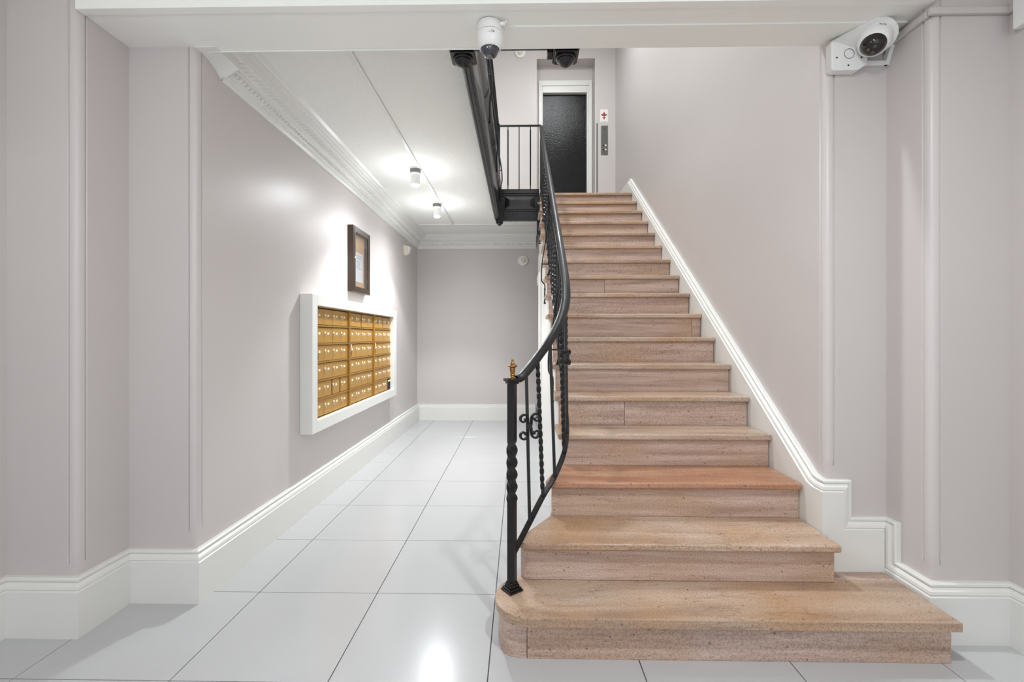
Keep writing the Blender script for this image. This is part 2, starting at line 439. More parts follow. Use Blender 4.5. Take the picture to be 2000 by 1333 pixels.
bot = [(0, LAND-0.03), (sY(6.15), LAND-0.03), (sY(2.9), 0.50), (sY(2.45), 0.34), (sY(2.29), 0.34), (sY(2.27), 0.12), (sB-0.05, 0.1), (sB-0.045, 0.0), (cr[-1], 0)]
skirting('baseboard_right', RIGHT, top, bot, 'white moulded stair skirting sloping down the right wall and stepping to floor level')

# cornice
CP = [(0, 2.668), (.010, 2.668), (.016, 2.676), (.020, 2.693), (.028, 2.700), (.030, 2.710), (.034, 2.712), (.050, 2.742), (.056, 2.744), (.060, 2.760), (.066, 2.764),
      (.108, 2.787), (.112, 2.797), (.128, 2.800), (.133, 2.812), (.150, 2.822), (.156, 2.834), (.168, 2.838), (.175, 2.848), (.182, CH), (0, CH)]
mb = MB(); bm = mb.bm
ringsv = []
for key in range(3):
    row = []
    for d, z in CP:
        if key == 0: co = (-1.6 + d, 2.272 if d > .1 or z == CH else 2.42, z)
        elif key == 1: co = (-1.6 + d, YB - d, z)
        else: co = (0.25, YB - d, z)
        row.append(bm.verts.new(co))
    ringsv.append(row)
for a, b in zip(ringsv[:-1], ringsv[1:]):
    for k in range(len(CP)-1): bm.faces.new([a[k], a[k+1], b[k+1], b[k]])
corn = S(mb, 'trim_4', 'white', 'white plaster cornice with egg and leaf bands round the mailbox hall ceiling', smooth=25)
corn['category'] = 'cornice'
# egg band and leaf band as relief
def oval(mb, c, ax, r, seg=6):
    """half-sunk ovoid: axes ax (3 vectors scaled)"""
    top = mb.bm.verts.new(c + ax[2]); ring = []
    mid = []
    for k in range(seg):
        a = 2*pi*k/seg
        ring.append(mb.bm.verts.new(c + ax[0]*cos(a) + ax[1]*sin(a)))
        mid.append(mb.bm.verts.new(c + ax[0]*cos(a)*.7 + ax[1]*sin(a)*.7 + ax[2]*.72))
    for k in range(seg):
        k2 = (k+1) % seg
        mb.bm.faces.new([ring[k], ring[k2], mid[k2], mid[k]]); mb.bm.faces.new([mid[k], mid[k2], top])
def band(d0, z0, d1, z1, pitch, rl, prot, name, skew=0.0, wid=0.9):
    mb = MB()
    for side in (0, 1):
        if side == 0:
            n = int((YB - 0.06 - 2.45)/pitch); al = Vector((0, 1, 0)); out = Vector((1, 0, 0))
            base = Vector((-1.6, 2.45, 0))
        else:
            n = int((0.25 + 1.52)/pitch); al = Vector((1, 0, 0)); out = Vector((0, -1, 0)); base = Vector((-1.52, YB, 0))
        p0 = out*d0 + Vector((0, 0, z0)); p1 = out*d1 + Vector((0, 0, z1))
        across = (p1 - p0); nrm = al.cross(across).normalized()
        if nrm.z > 0 : nrm = -nrm
        for k in range(n):
            c = base + al*(k*pitch) + (p0+p1)*0.5
            a2 = across*0.5*wid + al*skew*pitch
            oval(mb, c, (al*rl, a2, nrm*prot), 0)
    o = mb.build(name, 'white', smooth=50); o.parent = corn; o['kind'] = 'stuff'
band(.034, 2.712, .050, 2.742, 0.036, 0.0130, 0.014, 'egg_band')
band(.066, 2.764, .108, 2.787, 0.042, 0.010, 0.0085, 'leaf_band', skew=0.55)
band(.020, 2.693, .030, 2.710, 0.020, 0.007, 0.004, 'bead_band')
band(.133, 2.812, .150, 2.822, 0.046, 0.018, 0.004, 'rosette_band')
# plaster swelling that carries the header into the cornice
mb = MB()
pr_ = [(2.235, 2.735), (2.235, 2.728), (2.30, 2.726), (2.35, 2.715), (2.385, 2.700), (2.405, 2.685), (2.425, 2.668), (2.425, CH), (2.235, CH)]
a = [mb.bm.verts.new((-1.605, y, z)) for y, z in pr_]; b = [mb.bm.verts.new((-1.503, y, 2.730 if 0 < i < 7 else z)) for i, (y, z) in enumerate(pr_)]
mb.bm.faces.new(a); mb.bm.faces.new(b[::-1])
for i in range(len(pr_)): mb.bm.faces.new([a[i], b[i], b[(i+1) % len(pr_)], a[(i+1) % len(pr_)]])
S(mb, 'trim_5', 'white', 'white plaster block joining the header beam to the cornice end', smooth=40)

# plastered side of the stairs (under the flight, facing the hall)
mb = MB(); bm = mb.bm
cols = [(0.03, 2.135, R*2-.037), (0.165, 2.40, R*2-.037), (0.165, 2.405, R*3-.037), (0.243, 2.66, R*3-.037)]
for n in range(4, 18):
    cols.append((0.250, NY(n)+0.055, n*R-.037)); cols.append((0.250, NY(n+1)+0.055 if n < 17 else 5.93, n*R-.037))
cols = [c for c in cols if c[1] < 5.94]
prev = None
for x, y, z in cols:
    a = [bm.verts.new((x, y, 0.0)), bm.verts.new((x, y, z)), bm.verts.new((x+0.05, y, z)), bm.verts.new((x+0.05, y, 0))]
    if prev:
        for k in range(4): bm.faces.new([prev[k], prev[(k+1)%4], a[(k+1)%4], a[k]])
    else: bm.faces.new(a)
    prev = a
bm.faces.new(prev[::-1])
S(mb, 'wall_understair', 'white', 'white painted wall closing the side of the stairs towards the hall', smooth=0)
mb = MB()
mb.box(0.222, 0.249, 5.40, 5.50, 0, 2.06); mb.box(0.222, 0.249, 5.50, 5.92, 1.96, 2.06)
mb.box(0.226, 0.246, 5.36, 5.40, 0, 2.06)
S(mb, 'trim_6', 'white', 'narrow white door casing at the far end of the understair wall', smooth=0)
mb = MB(); mb.box(0.236, 0.2495, 5.42, 5.92, 2.062, 2.33)
S(mb, 'trim_7', 'wall', 'small lilac patch of wall above the understair casing', smooth=0)

# ------------------------------------------------------------ staircase
st = thing('staircase', 'pinkish brown marble staircase of seventeen steps rising to the landing', 'staircase', (0.84, 1.85, 0))
TH = 0.034
def arc(cx, cy, r, a0, a1, n):
    return [(cx + r*cos(radians(a0 + (a1-a0)*k/n)), cy + r*sin(radians(a0 + (a1-a0)*k/n))) for k in range(n+1)]
# tread 1 : rounded curtail end
p = arc(0.060, 1.970, 0.166, 100, 270, 18) + [(1.718, 1.804), (1.718, 2.118), (0.03, 2.135)]
t1 = P(MB().prism(p, R-TH, R), 'tread', 'tread', st, label='bottom step tread with rounded left end', bevel=0.010, seg=3)
P(MB().box(1.40, 1.718, 2.1195, 2.20, R-TH, R-0.0015), 'tread_strip', 'riser', st, bevel=0.002)
P(MB().prism([(-.092,1.968),(-.088,1.93),(-.078,1.90),(-.02,1.93),(-.02,2.03),(-0.06,2.06),(-.084,2.02)], 0, R-TH, None), 'riser_piece', 'riser', st, bevel=0.002)
P(MB().prism([(-.078,1.896),(-.062,1.873),(-.035,1.856),(0.0,1.847),(0.028,1.845),(0.028,1.90),(-0.02,1.925)], 0, R-TH, None), 'riser_piece', 'riser', st, bevel=0.002)
P(MB().box(0.0300, 1.712, 1.845, 1.885, 0, R-TH), 'riser', 'riser', st, bevel=0.002)
# tread 2
p = [(0.040, 2.055), (0.015, 2.062), (-0.004, 2.083), (-0.010, 2.112), (0.152, 2.375), (0.165, 2.44), (1.432, 2.44), (1.432, 2.055)]
P(MB().prism(p[::-1], 2*R-TH, 2*R), 'tread', 'tread', st, bevel=0.010, seg=3)
p = [(0.048, 2.095), (0.022, 2.103), (0.004, 2.125), (0.02, 2.155), (0.06, 2.14), (1.424, 2.14), (1.424, 2.095)]
P(MB().prism(p[::-1], R, 2*R-TH), 'riser', 'riser', st, bevel=0.004)
# tread 3 (orange worn)
p = [(0.172, 2.338), (0.140, 2.345), (0.134, 2.372), (0.212, 2.62), (0.225, 2.72), (1.430, 2.72), (1.430, 2.338)]
P(MB().prism(p[::-1], 3*R-TH, 3*R), 'tread', 'step_warm', st, label='worn orange tread, third from the bottom', bevel=0.010, seg=3)
P(MB().box(0.166, 1.432, 2.374, 2.41, 2*R, 3*R-TH), 'riser', 'riser', st, bevel=0.002)
cracks = {5: 0.415, 10: 0.52, 8: 1.12}
for n in range(4, 18):
    y = NY(n); dx = random.uniform(-.003, .003)
    mb = MB()
    yb = NY(n+1) + 0.06 if n < 17 else 5.93
    if n < 17: mb.box(XL+dx, 1.432, y, yb, n*R-TH, n*R)
    else: mb.box(XL+dx, 1.432, y, YB-0.05, n*R-TH, n*R)
    P(mb, 'tread', 'tread', st, bevel=0.009, seg=3)
    x0, x1 = 0.247, 1.430
    if n in cracks:
        c = x0 + cracks[n]
        P(MB().box(x0, c-0.0012, y+0.032, y+0.06, (n-1)*R, n*R-TH), 'riser', 'riser', st, bevel=0.0015)
        P(MB().box(c+0.0012, x1, y+0.032, y+0.06, (n-1)*R, n*R-TH), 'riser', 'riser', st, bevel=0.0015)
    else:
        P(MB().box(x0, x1, y+0.032, y+0.06, (n-1)*R, n*R-TH), 'riser', 'riser', st, bevel=0.0015)

# ------------------------------------------------------------ stair railing
rl = thing('stair_railing', 'black wrought iron stair railing with twisted balusters and curved handrail', 'railing', (-0.034, 2.01, R))
rail_line = lambda y: 0.74*(y-1.626) + 0.868
low_line = lambda y: 0.74*(y-1.626) + 0.125
NWL = (-0.034, 2.01)
hr = catmull([(NWL[0]+0.012, 2.018, 1.108), (0.0, 2.045, 1.110), (0.030, 2.090, 1.136), (0.084, 2.17, 1.196), (0.150, 2.265, 1.280), (0.214, 2.38, 1.387), (0.250, 2.50, 1.493), (0.262, 2.62, 1.598), (0.265, 2.78, rail_line(2.78))], 6)
hr += [(0.265, 3.6, rail_line(3.6)), (0.265, 4.6, rail_line(4.6)), (0.265, 5.45, rail_line(5.45)), (0.265, 5.62, 3.87), (0.265, 5.72, 3.92)]
HP = [(-.025, 0), (-.0235, .010), (-.015, .017), (0, .0195), (.015, .017), (.0235, .010), (.025, 0), (.019, -.008), (.012, -.012), (-.012, -.012), (-.019, -.008)]
P(MB().sweep(hr, HP), 'handrail', 'iron', rl, smooth=40)
lr = catmull([(NWL[0]+.008, 2.02, 0.345), (0.045, 2.09, 0.452), (0.109, 2.17, 0.542), (0.175, 2.27, 0.612), (0.231, 2.38, 0.700), (0.258, 2.50, 0.782), (0.265, 2.62, low_line(2.62)), (0.265, 2.78, low_line(2.78))], 6)
lr += [(0.265, 5.70, low_line(5.70))]
P(MB().sweep(lr, [(-.012, -.006), (.012, -.006), (.012, .006), (-.012, .006)]), 'bottom_rail', 'iron', rl, smooth=0)
def interp(path, y):
    for a, b in zip(path[:-1], path[1:]):
        a, b = Vector(a), Vector(b)
        if a.y <= y <= b.y: return a.lerp(b, (y-a.y)/max(1e-6, b.y-a.y))
    return Vector(path[-1])
def sqbar(mb, p0, p1, hw, rot=0, twist=None, bulge=0.0, n=None):
    """square bar p0->p1; twist=(z0,z1,turns)"""
    p0, p1 = Vector(p0), Vector(p1); L_ = (p1-p0).length
    zs = [0, 1]
    if twist:
        z0, z1, turns = twist; N_ = max(10, int(abs(turns)*14)); zs = [0, z0] + [z0 + (z1-z0)*(k+1)/N_ for k in range(N_)] + [1]
    tw = []; sc = []
    for z in zs:
        if twist:
            f = min(1, max(0, (z-twist[0])/(twist[1]-twist[0]))); tw.append(rot + 2*pi*twist[2]*f); sc.append(1.08 if 0 < f < 1 else 1)
        else: tw.append(rot); sc.append(1)
    path = [p0 + (p1-p0)*z for z in zs]
    mb.sweep(path, [(-hw, -hw), (hw, -hw), (hw, hw), (-hw, hw)], up=(0, 1, 0), twist=tw, scale=sc)
    return mb
# newel
mb = MB(); sqbar(mb, (NWL[0], NWL[1], R+0.03), (NWL[0], NWL[1], 1.105), 0.0165, rot=radians(20), twist=(0.40, 0.70, 1.25))
nw = P(mb, 'newel_post', 'iron', rl, smooth=50)
rm = Matrix.Translation((NWL[0], NWL[1], 0)) @ Matrix.Rotation(radians(38), 4, 'Z')
mb = MB()
for hw, z0, z1 in ((.036, R, R+.008), (.031, R+.008, R+.017), (.024, R+.017, R+.030), (.020, R+.030, R+.040)): mb.box(-hw, hw, -hw, hw, z0, z1, rm)
P(mb, 'newel_foot', 'iron', rl, bevel=0.003)
rm2 = Matrix.Translation((NWL[0], NWL[1], 0)) @ Matrix.Rotation(radians(20), 4, 'Z')
mb = MB(); mb.box(-.024, .024, -.024, .024, 1.092, 1.102, rm2); mb.box(-.031, .031, -.031, .031, 1.102, 1.115, rm2)
P(mb, 'newel_cap', 'iron', rl, bevel=0.002)
FP = [(0.017, 0), (0.017, .004), (.011, .007), (.009, .012), (.011, .016), (.009, .020), (.010, .026), (.013, .040), (.012, .047), (.022, .053), (.021, .057), (.012, .062), (.006, .070), (.004, .076), (.0055, .080), (.004, .085), (0, .087)]
P(MB().lathe(FP, Matrix.Translation((NWL[0]+.002, NWL[1], 1.115))), 'finial', 'brass', rl, label='brass urn finial on the newel')

def scroll_set(mb, c, t, s_=1.0):
    """four C scrolls either side of a bar; c = centre, t = horizontal unit direction"""
    t = Vector(t)
    for sx in (-1, 1):
        for sz in (-1, 1):
            pts = [c + t*(sx*.008) + Vector((0, 0, sz*.004)), c + t*(sx*.009) + Vector((0, 0, sz*.022*s_))]
            cx, cz = .033*s_, .036*s_
            for k in range(15):
                a = radians(180 - 27*k); r = .023*s_*(1 - 0.045*k)
                pts.append(c + t*(sx*(cx + r*cos(a))) + Vector((0, 0, sz*(cz + r*sin(a)))))
            mb.sweep(pts, [(-.0045, -.006), (.0045, -.006), (.0045, .006), (-.0045, .006)], up=t.cross(Vector((0, 0, 1))))
    mb.box(c.x-.012, c.x+.012, c.y-.012, c.y+.012, c.z-.012, c.z+.012)
ys = [2.09, 2.17, 2.265, 2.375, 2.49] + [2.61 + 0.125*k for k in range(25)]
postY = [3.135, 4.135, 5.135]
for k, y in enumerate(ys):
    if y > 5.66: continue
    a = interp(lr, y); b = interp(hr, y); p0 = Vector((a.x, y, a.z+.004)); p1 = Vector((b.x, y, b.z-.010))
    L_ = p1.z - p0.z
    near_post = [q for q in postY if abs(q-y) < 0.03]
    if near_post:
        n = round((y - 1.626)/0.25 - 0.4); zt = n*R
        mb = MB(); sqbar(mb, (a.x, y, zt+.01), p1, 0.009)
        P(mb, 'baluster', 'iron', rl, smooth=0)
        mb = MB()
        for hw, z0, z1 in ((.022, 0, .008), (.016, .008, .020), (.012, .020, .034)): mb.box(a.x-hw, a.x+hw, y-hw, y+hw, zt+z0, zt+z1)
        P(mb, 'baluster_foot', 'iron', rl, bevel=0.002)
        mb = MB()
        br = catmull([(a.x, y, zt+.58), (a.x-.030, y, zt+.34), (a.x-.066, y, zt+.10), (a.x-.070, y, zt-.03), (a.x-.060, y, zt-.065), (a.x-.042, y, zt-.085), (a.x-.040, y, zt-.13)], 4)
        mb.tube(br, .0055, 6)
        mb.tube([(a.x-.066, y, zt+.10), (a.x, y, zt+.10)], .006, 6)
        mb.tube(catmull([(a.x-.040, y, zt-.12), (a.x-.041, y, zt-.17), (a.x-.040, y, zt-.215), (a.x-.045, y, zt-.245)], 3), .0065, 6)
        for zz, r in ((-.125, .009), (-.19, .009), (-.250, .011)):
            mb.lathe([(0, -r), (r*.7, -r*.7), (r, 0), (r*.7, r*.7), (0, r)], Matrix.Translation((a.x-.041, y, zt+zz)), 8)
        mb.box(a.x-.040, a.x-.012, y-.006, y+.006, zt-.20, zt-.188)
        P(mb, 'scroll_bracket', 'iron', rl, smooth=40)
    elif k % 2 == 1:
        mb = MB(); sqbar(mb, p0, p1, 0.0072, twist=(0.04, 0.96, L_*6.5))
        P(mb, 'twisted_baluster', 'iron', rl, smooth=0)
    else:
        mb = MB(); sqbar(mb, p0, p1, 0.0075)
        bb = P(mb, 'baluster', 'iron', rl, smooth=0)
        if k % 4 == 0:
            if k == 0: c = Vector((p0.x, y, 0.889)); t = (Vector((0.11, 2.17, 0)) - Vector((NWL[0], 2.01, 0))).normalized(); t = (t + Vector((1, 0, 0))*.6).normalized()
            else: c = Vector((p0.x, y, (p0.z+p1.z)/2 + .06)); t = Vector((0, 1, 0)) if k > 4 else Vector((.5, .85, 0)).normalized()
            mb = MB(); scroll_set(mb, c, t, 1.0 if k == 0 else 0.7)
            o = mb.build('scroll', 'iron', smooth=0); o.parent = bb

# ------------------------------------------------------------ gallery edge (black moulded fascia, pendants, railing)
ge = thing('gallery_balustrade', 'black moulded gallery edge with pendants and twisted baluster railing above the hall', 'balustrade', (-0.27, 4.0, 2.75))
# cross section (x,z), hall side on the left
GP = [(-.312, 2.857), (-.312, 2.752), (-.306, 2.740), (-.300, 2.738), (-.298, 2.728), (-.290, 2.728), (-.288, 2.734), (-.282, 2.734), (-.280, 2.722), (-.268, 2.722), (-.266, 2.730), (-.260, 2.730), (-.256, 2.722), (-.248, 2.724),
      (-.243, 2.745), (-.238, 2.80), (-.247, 2.815), (-.247, 2.90), (-.255, 2.93), (-.255, 3.04), (-.245, 3.06), (-.232, 3.09), (-.225, 3.13), (-.225, 3.155), (-.312, 3.155)]
mb = MB(); bm = mb.bm
a = [bm.verts.new((x, 2.36, z)) for x, z in GP]; b = [bm.verts.new((x, 5.66, z)) for x, z in GP]
bm.faces.new(a); bm.faces.new(b[::-1])
for i in range(len(GP)): bm.faces.new([a[i], b[i], b[(i+1) % len(GP)], a[(i+1) % len(GP)]])
P(mb, 'side_fascia', 'fascia', ge, smooth=25)
# far fascia facing the camera, with raised panel
mb = MB()
mb.box(-.26, .245, 5.76, 5.80, 2.757, 3.14)
mb.box(-.26, .245, 5.735, 5.765, 3.095, 3.15); mb.box(-.26, .245, 5.745, 5.765, 3.07, 3.095)
mb.box(-.26, .245, 5.742, 5.765, 2.757, 2.80); mb.box(-.26, .245, 5.75, 5.765, 2.80, 2.812); mb.box(-.26, .245, 5.748, 5.765, 2.878, 2.888)
P(mb, 'far_fascia', 'fascia', ge, bevel=0.004)
mb = MB(); bm = mb.bm
o_ = [(-.19, 2.90), (.19, 2.90), (.19, 3.06), (-.19, 3.06)]; i_ = [(-.13, 2.945), (.13, 2.945), (.13, 3.015), (-.13, 3.015)]
A = [bm.verts.new((x, 5.76, z)) for x, z in o_]; B = [bm.verts.new((x, 5.748, z)) for x, z in o_]; C_ = [bm.verts.new((x, 5.738, z)) for x, z in i_]
for k in range(4):
    bm.faces.new([A[k], A[(k+1)%4], B[(k+1)%4], B[k]]); bm.faces.new([B[k], B[(k+1)%4], C_[(k+1)%4], C_[k]])
bm.faces.new(C_)
P(mb, 'raised_panel', 'fascia', ge, smooth=0)
# near beam
mb = MB(); mb.box(-.36, .22, 2.29, 2.40, 2.81, 2.95); mb.box(-.3, .22, 2.385, 2.405, 2.80, 2.83); mb.box(-.3, .22, 2.30, 2.385, 2.797, 2.81)
P(mb, 'near_beam', 'fascia', ge, bevel=0.004)
PD = [(.050, 0), (.052, -.006), (.046, -.011), (.047, -.018), (.038, -.024), (.034, -.030), (.022, -.038), (.012, -.044), (0, -.047)]
for cx, cy in ((-.292, 2.365), (.236, 2.365)):
    mb = MB(); mb.box(cx-.066, cx+.066, cy-.066, cy+.066, 2.745, 2.99); mb.box(cx-.058, cx+.058, cy-.058, cy+.058, 2.735, 2.745)
    if cx > 0: mb.box(cx-.095, cx-.066, cy-.03, cy+.03, 2.745, 2.90)
    pb = P(mb, 'pendant_block', 'fascia', ge, bevel=0.004)
    o = MB().lathe(PD, Matrix.Translation((cx, cy, 2.736)), 20).build('pendant_drop', 'fascia', smooth=30); o.parent = pb; o.matrix_parent_inverse = Matrix.Identity(4)
mb = MB(); mb.box(-.292, -.205, 5.585, 5.672, 2.70, 2.99)
pb = P(mb, 'pendant_block', 'fascia', ge, bevel=0.003)
o = MB().lathe([(.040, 0), (.043, -.006), (.036, -.012), (.022, -.026), (.010, -.036), (0, -.042)], Matrix.Translation((-.2485, 5.628, 2.70)), 4).build('pendant_drop', 'fascia', smooth=0); o.parent = pb
mb = MB(); mb.box(.212, .246, 5.66, 5.735, 2.56, 2.96)
P(mb, 'pendant_block', 'fascia', ge, bevel=0.003)
# gallery railing
GX = -0.282
P(MB().sweep([(GX, 2.42, 3.935), (GX, 5.70, 3.935)], HP), 'handrail', 'iron', ge, smooth=40)
P(MB().sweep([(GX, 5.715, 3.930), (.265, 5.715, 3.930)], [(a_*.7, b_*.7) for a_, b_ in HP]), 'handrail', 'iron', ge, smooth=40)
P(MB().box(GX-.012, GX+.012, 2.42, 5.66, 3.24, 3.252), 'bottom_rail', 'iron', ge)
k = 0; y = 2.50
while y < 5.62:
    mb = MB()
    if k % 2: sqbar(mb, (GX, y, 3.15), (GX, y, 3.925), .0072); nm = 'baluster'
    else: sqbar(mb, (GX, y, 3.15), (GX, y, 3.925), .0085, twist=(.05, .95, 9)); nm = 'twisted_baluster'
    P(mb, nm, 'iron', ge, smooth=0); k += 1; y += 0.125
for y in (3.4, 4.4, 5.35):
    zt = LAND; mb = MB(); br = catmull([(GX, y, zt+.60), (GX+.030, y, zt+.36), (GX+.070, y, zt+.10), (GX+.074, y, zt-.03), (GX+.064, y, zt-.065), (GX+.060, y, zt-.14), (GX+.06, y, zt-.24)], 4)
    mb.tube(br, .007, 6); mb.tube([(GX, y, zt+.10), (GX+.070, y, zt+.10)], .006, 6)
    mb.lathe([(0, -.012), (.009, -.008), (.012, 0), (.009, .008), (0, .012)], Matrix.Translation((GX+.06, y, zt-.25)), 8)
    P(mb, 'scroll_bracket', 'iron', ge, smooth=40)
for x, tw in ((-.148, 1), (-.008, 0), (.133, 1)):
    mb = MB(); sqbar(mb, (x, 5.715, 3.145), (x, 5.715, 3.922), .0062, twist=(.05, .95, 9) if tw else None)
    P(mb, 'twisted_baluster' if tw else 'baluster', 'iron', ge, smooth=0)
mb = MB(); sqbar(mb, (GX+.02, 5.69, 3.145), (GX+.02, 5.69, 3.94), .018); P(mb, 'corner_post', 'iron', ge, smooth=0)
mb = MB(); sqbar(mb, (.265, 5.715, 3.14), (.265, 5.715, 3.93), .014); P(mb, 'landing_post', 'iron', rl, smooth=0)

# ------------------------------------------------------------ elevator entrance
mb = MB()
for x0, x1, z0, z1 in ((0.300, 0.352, LAND, 5.385), (1.098, 1.150, LAND, 5.385), (0.352, 1.098, 5.305, 5.385)):
    mb.box(x0, x1, YB+0.185, YB+0.225, z0, z1)
for x0, x1, z0, z1 in ((0.352, 0.368, LAND, 5.305), (1.070, 1.098, LAND, 5.305), (0.368, 1.070, 5.20, 5.305)):
    mb.box(x0, x1, YB+0.20, YB+0.29, z0, z1)
cas = thing('elevator_entrance', 'white cased elevator entrance with glossy black door at the head of the stairs', 'elevator', (0.72, YB+0.2, LAND))
P(mb, 'door_casing', 'white', cas, bevel=0.004)
P(MB().box(0.367, 1.071, YB+0.265, YB+0.285, LAND, 5.21), 'door_panel', 'door', cas, label='rippled black door panel')
P(MB().box(1.066, 1.0755, YB+0.250, YB+0.262, 4.13, 4.26), 'door_pull', 'dark', cas)
cp = thing('elevator_call_panel', 'brushed steel call panel with two buttons beside the elevator door', 'panel', (1.31, YB, 4.12))
P(MB().box(1.258, 1.365, YB-0.008, YB, 4.115, 4.57), 'face_plate', 'steel', cp, bevel=0.002)
for z in (4.26, 4.195):
    for x, r in ((1.298, .011), (1.328, .016)):
        P(MB().lathe([(r, 0), (r, .008), (r*.7, .011), (0, .011)], Matrix.Translation((x, YB-0.007, z)) @ Matrix.Rotation(radians(90), 4, 'X'), 12), 'call_button', 'dark' if r < .012 else 'chrome', cp)
P(MB().box(1.29, 1.33, YB-0.010, YB-0.007, 4.51, 4.515), 'engraved_line', 'dark', cp)
rw = tag(MB().box(1.188, 1.206, YB-0.012, YB, LAND, 4.61).build('wall_raceway', 'steel', bevel=.002), 'thin grey wire cover running up the wall left of the call panel', 'raceway')
sg = thing('elevator_sign', 'small white sign with red emblem above the elevator call panel', 'sign', (1.306, YB, 4.62))
P(MB().box(1.246, 1.367, YB-0.005, YB, 4.618, 4.824), 'sign_plate', 'plastic', sg, bevel=.001)
mb = MB()
mtx = Matrix.Translation((1.306, YB-0.0052, 4.722)) @ Matrix.Rotation(radians(90), 4, 'X')
leaf = [(0, 0), (.013, .016), (.017, .034), (0, .066), (-.017, .034), (-.013, .016)]
for ang, k in ((0, 1.0), (62, .85), (-62, .85), (180, .95)):
    mb.prism([(x*k, y*k) for x, y in leaf], 0, .0012, mtx @ Matrix.Rotation(radians(ang), 4, 'Z'))
mb.box(1.275, 1.337, YB-.0065, YB-.005, 4.690, 4.696)
P(mb, 'emblem', 'red', sg)
P(MB().box(1.262, 1.350, YB-.006, YB-.005, 4.630, 4.634), 'caption_line', 'red', sg)

# ------------------------------------------------------------ mailbox bank
mx = thing('mailbox_bank', 'gold wall mailboxes in three sections set in a thick white frame', 'mailboxes', (-1.6, 4.44, 0.585))
XF = -1.506; XD = -1.552
mb = MB()
for y0, y1, z0, z1 in ((3.300, 3.388, .585, 1.613), (5.452, 5.572, .585, 1.613), (3.388, 5.452, .585, .672), (3.388, 5.452, 1.532, 1.613)):
    mb.box(-1.6, XF, y0, y1, z0, z1)
P(mb, 'frame', 'white', mx, bevel=.003)
P(MB().box(-1.598, -1.565, 3.388, 5.56, .66, 1.54), 'backing', 'dark', mx)  # coloured black so the slits between doors read as shade
starts = [3.432, 4.132, 4.832]; W = 0.168; RZ = [0.672, 0.812, 0.955, 1.098, 1.240, 1.383, 1.528]
for y0, y1 in ((3.40, 3.430), (4.104, 4.134), (4.804, 4.834), (5.506, 5.56)):
    P(MB().box(-1.585, -1.536, y0, y1, .662, 1.545), 'divider', 'mailrail', mx, bevel=.002)
door0 = lock0 = plate0 = None
shadow_gaps = {(0, 1, 1): 1, (0, 1, 2): 1, (1, 5, 1): 1, (2, 5, 1): 1, (2, 2, 0): 1}  # doors narrowed here; the dark slits stand in for shadow lines
for s_ in range(3):
    for za, zb in [(z-.007, z+.006) for z in RZ[1:-1]] + [(.660, .674), (1.524, 1.54)]:
        P(MB().box(-1.575, -1.544, starts[s_], starts[s_]+4*W, za, zb), 'shelf_rail', 'mailrail', mx, bevel=.0015)
    for r_ in range(6):
        for c in range(4):
            ya = starts[s_] + c*W + .001; yb_ = starts[s_] + (c+1)*W - .001
            if (s_, r_, c) in shadow_gaps: yb_ -= 0.020
            key = round(yb_-ya, 3)
            odd = (s_, r_, c) == (2, 0, 3)
            if odd:
                d = P(MB().box(-1.575, XD+.002, ya, yb_, RZ[r_]+.008, RZ[r_+1]-.010), 'door', 'dark', mx, label='dark door in the bottom row')
                P(MB().box(XD+.002, XD+.003, ya+.02, yb_-.02, RZ[r_+1]-.045, RZ[r_+1]-.025), 'label_strip', 'plate', mx)
                continue
            d = MB().box(-.023, 0, -key/2, key/2, -.0625, .0605).build('door', 'mail', bevel=.0015) if door0 is None or key != door0[1] else None
            if d is None: d = door0[0].copy(); COL.objects.link(d)
            elif door0 is None: door0 = (d, key)
            d.parent = mx; d.matrix_parent_inverse = Matrix.Translation(-mx.location)
            d.location = (XD + random.uniform(-.0010, .0010), (ya+yb_)/2, (RZ[r_]+RZ[r_+1])/2)
            # lock and number plate
            if lock0 is None:
                lm = MB(); lm.lathe([(.0105, 0), (.0105, .004), (.008, .007), (0, .007)], Matrix.Rotation(radians(90), 4, 'Y'), 10)
                lm.box(.006, .0105, -.0015, .0015, -.006, .006); lm.lathe([(.006, 0), (.006, .010), (0, .010)], Matrix.Translation((0, -.002, -.018)) @ Matrix.Rotation(radians(90), 4, 'Y'), 8)
                lk = lm.build('lock', 'chrome', smooth=40); lock0 = lk
                plm = MB(); plm.box(0, .0018, -.017, .017, -.009, .009); pl = plm.build('number_plate', 'plate', smooth=0); plate0 = pl
            else:
                lk = lock0.copy(); COL.objects.link(lk); pl = plate0.copy(); COL.objects.link(pl)
            lk.parent = d; pl.parent = d; lk.location = (0, .058 - .116, .018) if False else (0, -.062, .016); pl.location = (0, .0, .012)
            if r_ == 3 and c == 0:
                kb = MB(); kb.box(XD, XD+.003, ya+.02, ya+.062, RZ[r_]+.025, RZ[r_]+.07)
                kb.lathe([(.007, 0), (.007, .006), (0, .006)], Matrix.Translation((XD, ya+.04, RZ[r_]+.048)) @ Matrix.Rotation(radians(90), 4, 'Y'), 10)
                P(kb, 'master_lock', 'steel', mx)
                P(MB().box(XD+.012, XD+.016, ya-.02, ya+.02, RZ[r_+1]-.045, RZ[r_+1]-.010), 'tag', 'paper', mx)

